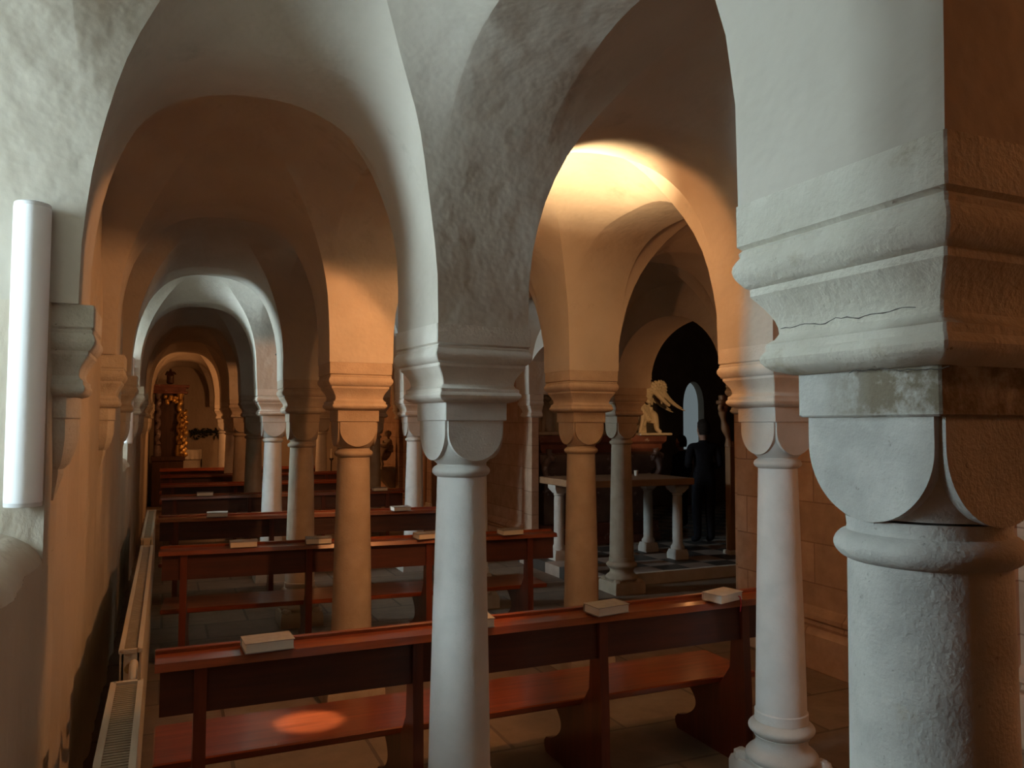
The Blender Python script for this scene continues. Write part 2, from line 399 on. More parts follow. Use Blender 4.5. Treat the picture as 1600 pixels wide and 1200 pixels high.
# ------------------------------------------------------------------ columns
def impost_prof(h, z1=ZS, s=1.0):
    w = h / .19
    P = [(.19, 0), (.19, -.075), (.183, -.082), (.188, -.088)]
    P += [(.181 + .015 * math.sin(PI * t / 8), -.088 - .064 * t / 8) for t in range(1, 9)]
    P += [(.176, -.155), (.176, -.168)]
    P += [(.145 + .031 * (1 - math.sin(PI / 2 * t / 6)), -.168 - .07 * t / 6) for t in range(1, 7)]
    P += [(.15, -.248), (.16, -.256), (.16, -.261)]
    P += [(.153 + .014 * math.sin(PI * t / 6), -.262 - .042 * t / 6) for t in range(1, 7)]
    P += [(.135, -.31), (.131, -.312)]
    return [(a * w, z1 + b * s) for a, b in P]
def cushion(c, rtop, ztop, n=96, rows=24):
    # cushion capital: a plain square block, below it four flat round-bottomed shields standing proud of the swelling core
    mb = MB(); zb0 = ztop - .075
    mb.square([(c, ztop), (c, zb0 + .003), (c - .003, zb0)])
    cc = c - .007; R0 = cc * .92; zc = zb0 - .045; ci = cc - .012
    smax = math.sqrt(max(1e-4, ci * ci + R0 * R0 - rtop ** 2))
    rings = []
    for k in range(rows + 1):
        z = zb0 + .002 - (zb0 + .002 - (zc - smax)) * k / rows
        sx = max(0, zc - z)
        core = math.sqrt(max(rtop * rtop, ci * ci + R0 * R0 - sx * sx)) * .97
        ring = []
        for i in range(n):
            a = 2 * PI * i / n; m = (a + PI / 4) % (PI / 2) - PI / 4
            r = max(min(ci / math.cos(m), core), rtop * .99)
            ring.append((r * math.cos(a), r * math.sin(a), z))
        rings.append(ring)
    mb.loft(rings)
    out = [(-R0, zb0), (R0, zb0)] + [(R0 * math.cos(PI * t / 32), zc - R0 * math.sin(PI * t / 32)) for t in range(33)]
    for ax in 'xy':
        for sg in (-1, 1): mb.prism(out, ax, sg * cc, sg * (cc - .05))
    return mb, zc - smax
COLVARS = {}
def column_parts(kind):
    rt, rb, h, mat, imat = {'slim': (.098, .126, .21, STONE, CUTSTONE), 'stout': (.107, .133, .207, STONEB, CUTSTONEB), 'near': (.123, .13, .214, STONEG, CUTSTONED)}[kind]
    z1 = ZS - .312
    imp = MB().square(impost_prof(h))
    c = .131 * (h / .19) ** .6
    cap, zb = cushion(c, rt + .004, z1)
    zr = 1.64
    ring = MB().lathe([(rt - .01, zr - .026)] + [(rt + .002 + .02 * max(0, math.sin(PI * t / 10)) ** .7, zr - .024 + .048 * t / 10) for t in range(11)] + [(rt, zr + .03), (rt + .002, max(zb - .004, zr + .032))], 48)
    z0 = .335
    sh = [(rb + .006, z0), (rb + .006, z0 + .045), (rb, z0 + .05)]
    for t in range(1, 13):
        u = t / 12; sh.append((rb + (rt - rb) * u ** 1.15, z0 + .05 + (zr - .02 - z0 - .05) * u))
    shaft = MB().lathe(sh, 56)
    bs = [(.165, .125)] + [(.15 + .03 * math.sin(PI * t / 8), .125 + .07 * t / 8) for t in range(1, 9)] + [(.142, .2), (.13, .215), (.128, .24), (.138, .26)]
    bs += [(rb + .006 + .032 * math.sin(PI * t / 10), .262 + .072 * t / 10) for t in range(0, 11)]
    base = MB().lathe(bs, 56)
    pl = MB().square([(.188, 0), (.188, .1), (.18, .125), (.12, .13)])
    for sx in (-1, 1):
        for sy in (-1, 1): pl.blob((sx * .135, sy * .135, .128), .05, (1, 1, .7), .2, 2, 12)
    return dict(impost=(imp, imat, 30), capital=(cap, mat, 33), astragal=(ring, mat, 40), shaft=(shaft, PALE if kind == 'slim' else mat, 40), base=(base, mat, 40), plinth=(pl, mat, 30))
def make_column(kind, loc, label):
    r = thing('stone_column', label, 'column', loc, 0, 'vault columns')
    if kind not in COLVARS:
        COLVARS[kind] = r
        for nm, (mb, mt, sm) in column_parts(kind).items(): mb.build(nm, mt, r, sm)
        return r
    src = COLVARS[kind]
    for chd in src.children:
        c = chd.copy(); COL.objects.link(c); c.parent = r
    return r
COLUMNS = [
 ('near', R1, 1, 'thick grey weathered column in the foreground at far right, cut off by the frame'),
 ('slim', R1, 2, 'pale daylit slender column standing in front of the nearest pew, at the picture centre'),
 ('stout', R1, 3, 'stout brown lamplit column in front of the second pew, left of the pale central column'),
 ('stout', R1, 4, 'dim brown column just behind the second pew, between the stout brown one and the white one'),
 ('slim', R1, 5, 'slim column lit white by the far left window, behind the third pew'),
 ('stout', R1, 6, 'orange column next beyond the white daylit one in the left row'),
 ('stout', R1, 7, 'far orange column of the left row, second beyond the white daylit one'),
 ('slim', R1, 8, 'far column of the left row, third beyond the white daylit one'),
 ('slim', R1, 9, 'last column of the left row, nearest the cloth-covered end altar'),
 ('slim', R2, 1, 'column of the middle row beside the thick foreground column, out past the right edge'),
 ('slim', R2, 2, 'slender pale column at the right end of the nearest pew, with its moulded base in view'),
 ('stout', R2, 3, 'golden lamplit column standing between the second pew and the stone table'),
 ('slim', R2, 4, 'column of the middle row hidden behind the pale central column'),
 ('slim', R2, 5, 'slim column seen between the stout brown column and the pale central one, behind the third pew'),
 ('stout', R2, 6, 'far column half hidden behind the right side of the stout brown column'),
 ('slim', R2, 7, 'far middle-row column hidden behind the stout brown column'),
 ('slim', R2, 8, 'distant middle-row column in the gap left of the stout brown column'),
 ('stout', R2, 9, 'most distant middle-row column, before the end wall'),
 ('stout', R3, 4, 'dark shaded column at the step, in front of the stone table'),
]
for kind, x, k, lab in COLUMNS:
    o = make_column(kind, (x, YR[k], 0), lab)
    if (x, k) == (R1, 2): o.rotation_euler.z = math.radians(6.5); o.scale = (1.04, 1.04, 1)

near = COLVARS['near']
hh = .214
for zc_, a0, a1, xo in ((1.977, -.98, .45, .153), (2.012, -.75, .95, .147), (1.925, -1.0, .1, .134)):
    pts = []
    for t in range(25):
        u = a0 + (a1 - a0) * t / 24
        pts.append((-(xo * hh / .19) + .0008, u * hh * .76, zc_ + .006 * noise.noise(Vector((u * 4, zc_ * 9, 0))) + .004 * noise.noise(Vector((u * 15, zc_, 3)))))
    MB().tube(pts, [.0006 + .0012 * abs(noise.noise(Vector((t * .5, zc_, 0)))) for t in range(25)], 6).build('crack', DARKM, near, 60)

# wall corbels and wall imposts ---------------------------------------
def half_impost(h, depth0, grow):
    # rectangle outlines on the wall: half width in y, projection in +x
    rings = []
    for a, z in impost_prof(h):
        p = depth0 + (a - h) * grow
        rings.append([(-.06, -a, z), (p, -a, z), (p, a, z), (-.06, a, z)])
    return MB().loft(rings)
corb = None
CL = ['dark moulded corbel on the left wall beside the near lamp tube', 'brown corbel on the left wall, first beyond the one beside the near lamp tube',
      'shadowed corbel on the left wall, just before the far lamp tube', 'daylit corbel on the left wall past the far lamp tube']
for i, k in enumerate((2, 3, 4, 5, 6, 7, 8, 9)):
    lab = CL[i] if i < 4 else ['small corbel on the left wall, second past the far lamp tube', 'small corbel on the left wall, third past the far lamp tube', 'small corbel on the left wall near the gilded side altar', 'last small corbel on the left wall, behind the gilded side altar'][i - 4]
    if corb is None:
        corb = thing('wall_corbel', lab, 'corbel', (XW, YR[k], 0), 0, 'left wall corbels')
        half_impost(.185, .125, 1.0).build('impost', CUTSTONED, corb, 30)
        n = 10; rings = []
        z1 = ZS - .312
        for (w, d, z) in ((.125, .075, z1), (.125, .075, z1 - .07), (.115, .07, z1 - .075), (.115, .072, z1 - .12), (.108, .068, z1 - .16), (.09, .058, z1 - .2), (.066, .045, z1 - .235), (.045, .03, z1 - .25), (.04, .03, z1 - .27), (.02, .012, z1 - .33), (.008, .004, z1 - .36)):
            rings.append([(-.06, -w, z), (d * .6, -w, z), (d, -w * .5, z), (d, w * .5, z), (d * .6, w, z), (-.06, w, z)])
        MB().loft(rings).build('console', CUTSTONED, corb, 35)
    else: dup(corb, (XW, YR[k], 0), 0, lab)
PL = ['moulded wall pilaster at the dark opening, just left of the slender right column', 'wall pilaster on the right wall behind the thick foreground column']
wp = None
for i, k in enumerate((3, 2, 5, 6, 7, 8, 9)):
    lab = PL[i] if i < 2 else ['wall pilaster at the left edge of the tomb', 'right wall pilaster, first beyond the tomb', 'right wall pilaster beside the dark wooden door', 'right wall pilaster beside the wall figure', 'right wall pilaster nearest the end wall'][i - 2]
    if wp is None:
        wp = thing('wall_pilaster', lab, 'pilaster', (XR, YR[k], 0), 0, 'right wall pilasters')
        half_impost(.19, .145, 1.0).build('impost', CUTSTONE, wp, 30)
        wp.children[0].scale = (-1, 1, 1)
        MB().box(-.09, .02, -.13, .13, .36, ZS - .3, .006).build('strip', BLOCK, wp)
        MB().box(-.13, .02, -.17, .17, 0, .3, .01).box(-.11, .02, -.15, .15, .3, .37, .01).build('base', CUTSTONE, wp)
    else: dup(wp, (XR, YR[k], 0), 0, lab)

# ------------------------------------------------------------------ pews
PEWLEN = 3.17
def make_pew():
    r = thing('wooden_pew', '', 'pew', (0, 0, 0), 0, 'pews')
    L = PEWLEN
    lg = MB().loft([[(0, 0, .862), (L, 0, .862), (L, .012, .893), (0, .012, .893)], [(0, .145, .868), (L, .145, .868), (L, .145, .9), (0, .145, .9)]])
    led = lg.build('book_ledge', WOODX, r)
    MB().box(0, L, .13, .158, .885, .917, .004).build('ledge_lip', WOODX, led)
    MB().prism([(.045, .675), (.067, .675), (.082, .868), (.06, .868)], 'x', .02, L - .02).build('backrest', WOODP, r)
    MB().box(.0, L, .235, .70, .385, .42, .006).build('seat', WOODX, r)
    pr = [(.02, 0), (.012, .12), (.016, .4), (.03, .7), (.03, .862), (.12, .862), (.125, .7), (.14, .5), (.2, .42), (.235, .385), (.655, .385), (.655, .35), (.62, .335)]
    pr += [(.60 - .15 * max(0, math.sin(PI * t / 14)) ** .8, .325 - .235 * t / 14) for t in range(0, 15)]
    pr += [(.63, .085), (.655, .06), (.655, .03), (.635, 0)]
    for x in (.17, 1.08, 2.04, 2.93):
        MB().prism(pr, 'x', x - .024, x + .024).build('end_panel' if x in (.17, 2.93) else 'support_panel', WOODZ, r)
    return r
PEW = [(-.02, 3.415, 0, 'nearest red-brown pew, with its lit seat, behind the pale central column'),
       (-.03, 6.36, -4.2, 'second pew from the camera, in front of the stone table, ending at the golden column'),
       (-.06, 8.5, -4.5, 'third pew, just in front of the white daylit column'),
       (-.05, 10.95, -2, 'fourth pew, behind the white daylit column'),
       (-.06, 13.05, 0, 'fifth pew, three rows before the end altar'),
       (-.08, 15.3, 0, 'sixth pew, last but one before the end altar'),
       (-.1, 17.4, 0, 'last pew, closest to the end altar')]
pew = make_pew()
PEWS = []
for i, (x, y, a, lab) in enumerate(PEW):
    o = pew if i == 0 else dup(pew, (x, y, 0), math.radians(a), lab)
    o.location = (x, y, 0); o.rotation_euler = (0, 0, math.radians(a)); o['label'] = lab
    PEWS.append(o)

# hymn books ----------------------------------------------------------
def make_book(cov, ribbon=False):
    r = thing('hymn_book', '', 'book', (0, 0, 0), 0, 'hymn books')
    w, d, t = .2, .122, .042
    MB().box(-w / 2 + .005, w / 2 - .005, -d / 2 + .003, d / 2 - .006, .003, t - .003).build('page_block', PAGES, r)
    c = MB().box(-w / 2, w / 2, -d / 2, d / 2, 0, .003).box(-w / 2, w / 2, -d / 2, d / 2, t - .003, t).box(-w / 2, w / 2, d / 2 - .004, d / 2, 0, t)
    c.build('cover', cov, r)
    if ribbon:
        MB().tube([(.06, -d / 2 + .01, .02), (.063, -d / 2 - .006, .018), (.066, -d / 2 - .012, -.02), (.06, -d / 2 - .011, -.06)], .0035, 6).build('ribbon', RIBBON, r)
    return r
bk, bkw = make_book(COVER), make_book(COVERW, True)
BOOKS = [(0, .43, 4, 0, 'brown hymn book alone on the left half of the nearest pew'),
         (0, 1.34, -3, 0, 'hymn book half hidden behind the pale central column, on the nearest pew'),
         (0, 2.06, 9, 0, 'brown hymn book on the nearest pew, between the two pale columns'),
         (0, 2.78, 17, 1, 'pale hymn book with a red ribbon at the right end of the nearest pew'),
         (1, .59, 2, 0, 'hymn book on the left part of the second pew'),
         (1, 1.15, -2, 0, 'hymn book on the second pew, touching the stout brown column in view'),
         (1, 2.02, 12, 0, 'hymn book on the second pew, just left of the pale central column'),
         (1, 2.75, 8, 0, 'hymn book near the right end of the second pew'),
         (2, .55, 0, 0, 'hymn book on the left part of the third pew'),
         (2, 2.42, 10, 0, 'hymn book on the right part of the third pew, before the slim column'),
         (3, .53, 0, 0, 'hymn book on the left part of the fourth pew'),
         (3, 2.82, 3, 0, 'white-looking hymn book at the right part of the fourth pew')]
first = {0: True, 1: True}
for p, lx, rot, kind, lab in BOOKS:
    src = (bk, bkw)[kind]
    px_, py_, pa, _ = PEW[p]; a = math.radians(pa)
    loc = (px_ + lx * math.cos(a) - (.064 if abs(rot) < 2 else .055 if abs(rot) < 6 else .038) * math.sin(a), py_ + lx * math.sin(a) + (.064 if abs(rot) < 2 else .055 if abs(rot) < 6 else .038) * math.cos(a), .902)
    if first[kind]: o = src; o.location = loc; first[kind] = False
    else: o = dup(src, loc)
    o.rotation_euler = (math.radians(2), 0, a + math.radians(rot)); o['label'] = lab

# ------------------------------------------------------------------ radiators on the left
def make_radiator(y0, y1, x0, x1, label):
    r = thing('panel_radiator', label, 'radiator', ((x0 + x1) / 2, y0, 0), 0, 'radiators along the left wall')
    L = y1 - y0; w = (x1 - x0) / 2; z0, z1 = .16, .84
    body = MB()
    for s in (-1, 1): body.box(s * w - .008, s * w + .008, 0, L, z0, z1)
    body.box(-w, w, 0, .012, z0, z1).box(-w, w, L - .012, L, z0, z1).box(-w * .5, w * .5, .03, L - .03, z0 + .03, z1 - .06)
    body.build('body', ENAMEL, r)
    rim = MB().box(-w - .012, -w + .008, -.004, L + .004, z1 - .004, z1 + .012).box(w - .008, w + .012, -.004, L + .004, z1 - .004, z1 + .012).box(-w, w, -.006, .014, z1 - .004, z1 + .012).box(-w, w, L - .014, L + .006, z1 - .004, z1 + .012)
    rim.build('rim', ENAMEL, r)
    g = MB(); n = int(L / .022)
    for i in range(n):
        yy = .014 + (L - .028) * (i + .5) / n
        g.box(-w + .008, w - .008, yy - .0075, yy + .0075, z1 - .012, z1 + .002)
    g.build('top_grille', GRILLE, r)
    v = MB().tube([(0, -.006, z1 - .06), (0, -.03, z1 - .06), (0, -.045, z1 - .06)], [.018, .018, .022], 14)
    v.build('valve', BRASS, r, 40)
    for yy in (.2, L - .2): MB().box(-.03, .03, yy - .03, yy + .03, 0, z0 + .02).build('foot', ENAMEL, r)
    return r
make_radiator(.95, 3.40, -.16, -.07, 'cream panel radiator in the bottom left corner, nearest the camera')
make_radiator(3.86, 7.05, -.155, -.085, 'long cream panel radiator in the middle, between the other two')
make_radiator(7.5, 9.9, -.165, -.095, 'farthest cream panel radiator, beside the third pew')
o = MB().tube([(-.1, 3.84, .70)] + [(-.1 + .0, 3.62 + .1 * math.cos(t * PI / 10), .76 + .09 * math.sin(t * PI / 10)) for t in range(0, 11)] + [(-.1, 3.415, .70)], .017, 12).build('heating_pipe', ENAMEL, None, 40)
tag(o, 'curved cream pipe joining the two nearest radiators', 'pipe')

# ------------------------------------------------------------------ lamp tubes
def tube_lamp(x, y, z0, z1, label):
    r = thing('tube_lamp', label, 'lamp', (x, y, z0), 0, 'vertical tube lamps on the left wall')
    h = z1 - z0; R = .054
    MB().lathe([(R, .012), (R, h - .02), (R * .99, h - .01)], 40).build('diffuser', TUBEW, r, 40)
    MB().lathe([(R * .98, 0), (R * 1.0, .003), (R * 1.0, .014)], 40).build('end_cap', TUBEC, r, 40)
    MB().lathe([(R, h - .014), (R * .97, h - .003), (R * .9, h)], 40).build('end_cap', TUBEC, r, 40)
    MB().box(-.02, .02, R * .8, .09, .1, h - .1).build('mount', TUBEC, r)
    return r
tube_lamp(-.412, 2.925, 1.575, 2.55, 'white tube lamp at the left edge beside the near window, large in view')
tube_lamp(-.385, 9.44, 1.62, 2.55, 'small distant white tube lamp on the left wall before the far window')

# ------------------------------------------------------------------ stone table on the dais
r = thing('stone_table', 'long table with a pale top on round legs, on the tiled dais', 'table', (5.31, 8.74, .13))
MB().box(-.85, .86, -.5, .5, .945, 1.03, .008).build('tabletop', TABLEW, r)
lg = MB().lathe([(.085, .12), (.09, .14), (.085, .16), (.065, .19), (.062, .75), (.058, .8), (.07, .82), (.062, .84)], 28)
lg.square([(.1, 0), (.1, .06), (.088, .11), (.085, .122)]).square([(.06, .835), (.105, .9), (.105, .946)])
l0 = lg.build('leg', STONE, r, 35, (-.72, -.34, 0))
for x, y in ((.72, -.32), (-.72, .2), (.70, .32)):
    c = l0.copy(); COL.objects.link(c); c.parent = r; c.location = (x, y, 0)
o = MB().lathe([(.022, 0), (.024, .01), (.03, .07), (.028, .07), (.022, .012)], 20).build('white_cup', SOFTW, None, 40, (5.72, 8.9, 1.16))
tag(o, 'tiny white cup standing on the stone table', 'cup')

# ------------------------------------------------------------------ tomb with figures
r = thing('red_marble_tomb', 'red marble tomb behind the stone table, carrying two pale figures', 'tomb', (5.745, 10.22, .13))
MB().box(-1.0, .98, -.42, .6, 0, .12, .01).box(-.98, .96, -.4, .58, .12, .3, .01).build('plinth', REDM, r)
MB().box(-.9, .9, -.34, .5, .3, .98, .01).build('chest', GREYM, r)
MB().loft([[(-a, -b, z), (a, -b, z), (a, b + .1, z), (-a, b + .1, z)] for a, b, z in ((.84, .3, .98), (.9, .34, 1.05), (1.0, .42, 1.16), (1.02, .45, 1.22), (1.02, .45, 1.28), (.96, .4, 1.31))]).build('moulding', GREYM, r, 40)
MB().loft([[(-a, -b, z), (a, -b, z), (a, b + .1, z), (-a, b + .1, z)] for a, b, z in ((.96, .4, 1.31), (1.0, .43, 1.36), (1.0, .43, 1.42), (1.04, .48, 1.46), (1.05, .49, 1.55))]).build('cornice', REDM, r, 30)
for s in (-1, 1):
    pts = [(s * (.86 - .12 * math.cos(t * .5) * (1 - t / 22)), -.44, .98 + .02 * t - .12 * math.sin(t * .5) * (1 - t / 22)) for t in range(0, 20)]
    MB().tube(pts, [.05 + .01 * math.sin(t) for t in range(20)], 10).build('volute', GREYM, r, 40)

def skin_obj(name, pts, edges, mat, parent, sub=2, loc=None):
    # pts: name -> (x, y, z, radius x, radius y)
    ks = list(pts); me = bpy.data.meshes.new(name)
    me.from_pydata([pts[k][:3] for k in ks], [(ks.index(a), ks.index(b)) for a, b in edges], [])
    o = bpy.data.objects.new(name, me); COL.objects.link(o)
    sk = o.modifiers.new('skin', 'SKIN'); sk.use_smooth_shade = True
    for i, k in enumerate(ks):
        p = pts[k]; d = me.skin_vertices[0].data[i]
        d.radius = (p[3], p[4] if len(p) > 4 else p[3]); d.use_root = (i == 0)
    sb = o.modifiers.new('sub', 'SUBSURF'); sb.levels = sub; sb.render_levels = sub
    me.materials.append(mat)
    if parent: o.parent = parent
    if loc: o.location = loc
    return o
def chain(*ks): return list(zip(ks, ks[1:]))

def wing(mb, root, sgn=1):
    # arched wing: a thick shoulder of small overlapping scales and long flight feathers sweeping down to a point
    rx, ry, rz = root
    arc = [(rx + .30 * math.sin(q * PI / 2 / 8 * 1.05), rz + .14 * math.sin(q * PI / 8 * .62 + .25) - .002 * q * q) for q in range(9)]
    for row in range(4):
        for i, (x, z) in enumerate(arc):
            L = .07 + .012 * row; a = math.radians(-20 - 8 * i)
            x0 = x - .02 * row; z0 = z - .042 * row
            mb.tube([(x0, ry + sgn * .012 * (i % 2), z0), (x0 + L * .5 * math.cos(a), ry + sgn * .02, z0 + L * .5 * math.sin(a)), (x0 + L * math.cos(a), ry, z0 + L * math.sin(a))], [.026, .036, .014], 8)
    for i in range(6):
        x0, z0 = arc[3 + i][0] - .03, arc[3 + i][1] - .08 if i < 6 else 0
        pts = []; rs = []
        for t in range(11):
            q = t / 10; L = .30 + .035 * i
            a = math.radians(-72 + 4 * i + 34 * q)
            if t: x0 += L / 10 * math.cos(a); z0 += L / 10 * math.sin(a)
            pts.append((x0, ry + sgn * .006 * i, z0)); rs.append(.034 * (1 - q * .75) if t < 10 else .004)
        mb.tube(pts, rs, 8)
    return mb
# angel at the right end of the tomb
a = thing('angel_statue', 'cream winged angel leaning on the right end of the tomb', 'statue', (6.56, 10.02, 1.68))
P = {'pelvis': (0, 0, .38, .11, .1), 'waist': (.03, 0, .5, .085, .075), 'chest': (.07, 0, .63, .115, .09), 'neck': (.06, -.01, .74, .04), 'head': (.07, -.03, .82, .07, .075), 'crown': (.07, -.03, .88, .05, .05),
     'shl': (.15, -.06, .68, .05), 'ell': (.26, -.1, .56, .04), 'wrl': (.36, -.12, .47, .03), 'hal': (.41, -.12, .44, .026),
     'shr': (-.03, -.06, .68, .05), 'elr': (-.08, -.16, .55, .04), 'wrr': (.0, -.22, .47, .03),
     'hipl': (.06, -.05, .34, .075), 'knl': (.08, -.2, .3, .06), 'ankl': (.12, -.2, .08, .038), 'tol': (.14, -.28, .04, .03),
     'hipr': (-.06, -.04, .33, .075), 'knr': (-.1, -.18, .16, .06), 'ankr': (-.12, .04, .06, .038), 'tor': (-.12, .12, .05, .03)}
skin_obj('body', P, chain('pelvis', 'waist', 'chest', 'neck', 'head', 'crown') + chain('chest', 'shl', 'ell', 'wrl', 'hal') + chain('chest', 'shr', 'elr', 'wrr') + chain('pelvis', 'hipl', 'knl', 'ankl', 'tol') + chain('pelvis', 'hipr', 'knr', 'ankr', 'tor'), ALAB, a)
wing(MB(), (.05, -.06, .72), -1).build('wing', ALAB, a, 60)
w2 = wing(MB(), (.0, .12, .7), 1).build('wing', ALAB, a, 60)
dr = MB()
for i in range(7):
    t = i / 6
    dr.tube([(-.13 + .2 * t, -.12 - .02 * math.sin(i), .46 - .05 * t), (-.12 + .16 * t, -.2, .36 - .03 * i % 2), (-.14 + .12 * t, -.2 + .02 * i % 2, .2), (-.16 + .1 * t, -.16, .03)], [.03, .035, .03, .022], 8)
dr.build('drapery', ALAB, a, 60)
MB().blob((.07, -.02, .87), .075, (1, 1.05, .75), .5, 5, 18).build('hair', ALAB, a, 50)
MB().box(-.26, .3, -.34, .2, 0, .035, .008).build('base_slab', ALAB, a)
# draped figure at the left end
def draped_figure(nm, label, mat, loc, rz, grp=None):
    a = thing(nm, label, 'statue', loc, rz, grp)
    P = {'pelvis': (0, 0, .3, .14, .12), 'waist': (.0, 0, .42, .1, .08), 'chest': (.01, -.02, .55, .12, .09), 'neck': (.02, -.04, .66, .04), 'head': (.03, -.07, .73, .062, .068), 'crown': (.03, -.06, .79, .045),
         'shl': (.12, -.04, .6, .055), 'ell': (.18, -.16, .5, .045), 'wrl': (.08, -.26, .52, .032), 'hal': (.03, -.29, .54, .028),
         'shr': (-.11, -.04, .6, .055), 'elr': (-.17, -.14, .46, .045), 'wrr': (-.08, -.24, .4, .032), 'har': (-.02, -.27, .4, .028),
         'hl': (.08, -.1, .28, .09), 'knl': (.1, -.28, .28, .08), 'ftl': (.1, -.3, .06, .055), 'tpl': (.1, -.38, .03, .035),
         'hr': (-.08, -.1, .27, .09), 'knr': (-.12, -.26, .24, .08), 'ftr': (-.13, -.26, .06, .055), 'tpr': (-.13, -.34, .03, .035)}
    skin_obj('body', P, chain('pelvis', 'waist', 'chest', 'neck', 'head', 'crown') + chain('chest', 'shl', 'ell', 'wrl', 'hal') + chain('chest', 'shr', 'elr', 'wrr', 'har') + chain('pelvis', 'hl', 'knl', 'ftl', 'tpl') + chain('pelvis', 'hr', 'knr', 'ftr', 'tpr'), mat, a)
    dr = MB()
    for i in range(12):
        t = i / 11; x = -.17 + .34 * t
        dr.tube([(x * .8, -.08 - .05 * math.sin(3 * t), .56 - .03 * (i % 3)), (x, -.2 - .05 * math.sin(PI * t), .4), (x * 1.05, -.3 + .03 * (i % 2), .26), (x * 1.15 + .01, -.27 + .03 * (i % 2), .12), (x * 1.2 + .02 * (i % 2), -.28, .015)], [.018, .028, .034, .03, .024], 8)
    for i in range(4): dr.tube([(-.12, -.1, .6 - .05 * i), (0, -.15, .54 - .05 * i), (.13, -.1, .57 - .05 * i), (.16, .02, .5 - .04 * i)], .022, 8)
    dr.build('robe', mat, a, 60)
    MB().blob((.03, -.05, .77), .07, (1, 1.05, .85), .5, 5, 18).build('hood', mat, a, 50)
    MB().box(-.2, .2, -.4, .16, 0, .05, .008).build('seat_block', mat, a).scale = (1, 1, 1)
    return a
draped_figure('draped_statue', 'grey draped figure seated on the left end of the tomb', ALABG, (4.8, 10.15, 1.686), 0)
sf = draped_figure('wall_statue', 'brown robed figure on a console at the right wall, behind the slim column', STONEB, (4.4, 16.55, .86), math.radians(-80))
MB().loft([[(-a, -b, z), (a, -b, z), (a, .16, z), (-a, .16, z)] for a, b, z in ((.06, .0, -.4), (.12, .15, -.22), (.2, .36, -.06), (.22, .4, 0))]).build('console', STONEB, sf, 40)

# ------------------------------------------------------------------ carved stall end right of the figures in black
r = thing('carved_stall_end', 'carved brown upright with a scroll top, beside the person in black', 'stall', (6.88, 8.4, .13))
MB().box(-.06, .06, -.05, .05, .0, 1.42, .008).build('panel', WOODC, r)
sc = MB()
pts = [(-.03 - .1 * (1 - math.cos(t * PI / 20)) / 2, 0, 1.42 + .46 * t / 20) for t in range(21)]
sc.tube(pts, [.045 + .012 * math.cos(t * .62) for t in range(21)], 12)
sc.tube([(-.12 + .05 * math.cos(t * .45), 0, 1.93 + .05 * math.sin(t * .45)) for t in range(14)], .03, 10)
sc.blob((0, 0, 1.44), .06).box(-.2, -.06, -.05, .05, 1.98, 2.03, .008).box(-.17, -.08, -.04, .04, 2.03, 2.1, .008)
sc.build('scroll', WOODC, r, 50)
MB().box(-.09, .09, -.08, .08, 0, .06, .01).build('base', CUTSTONE, r)

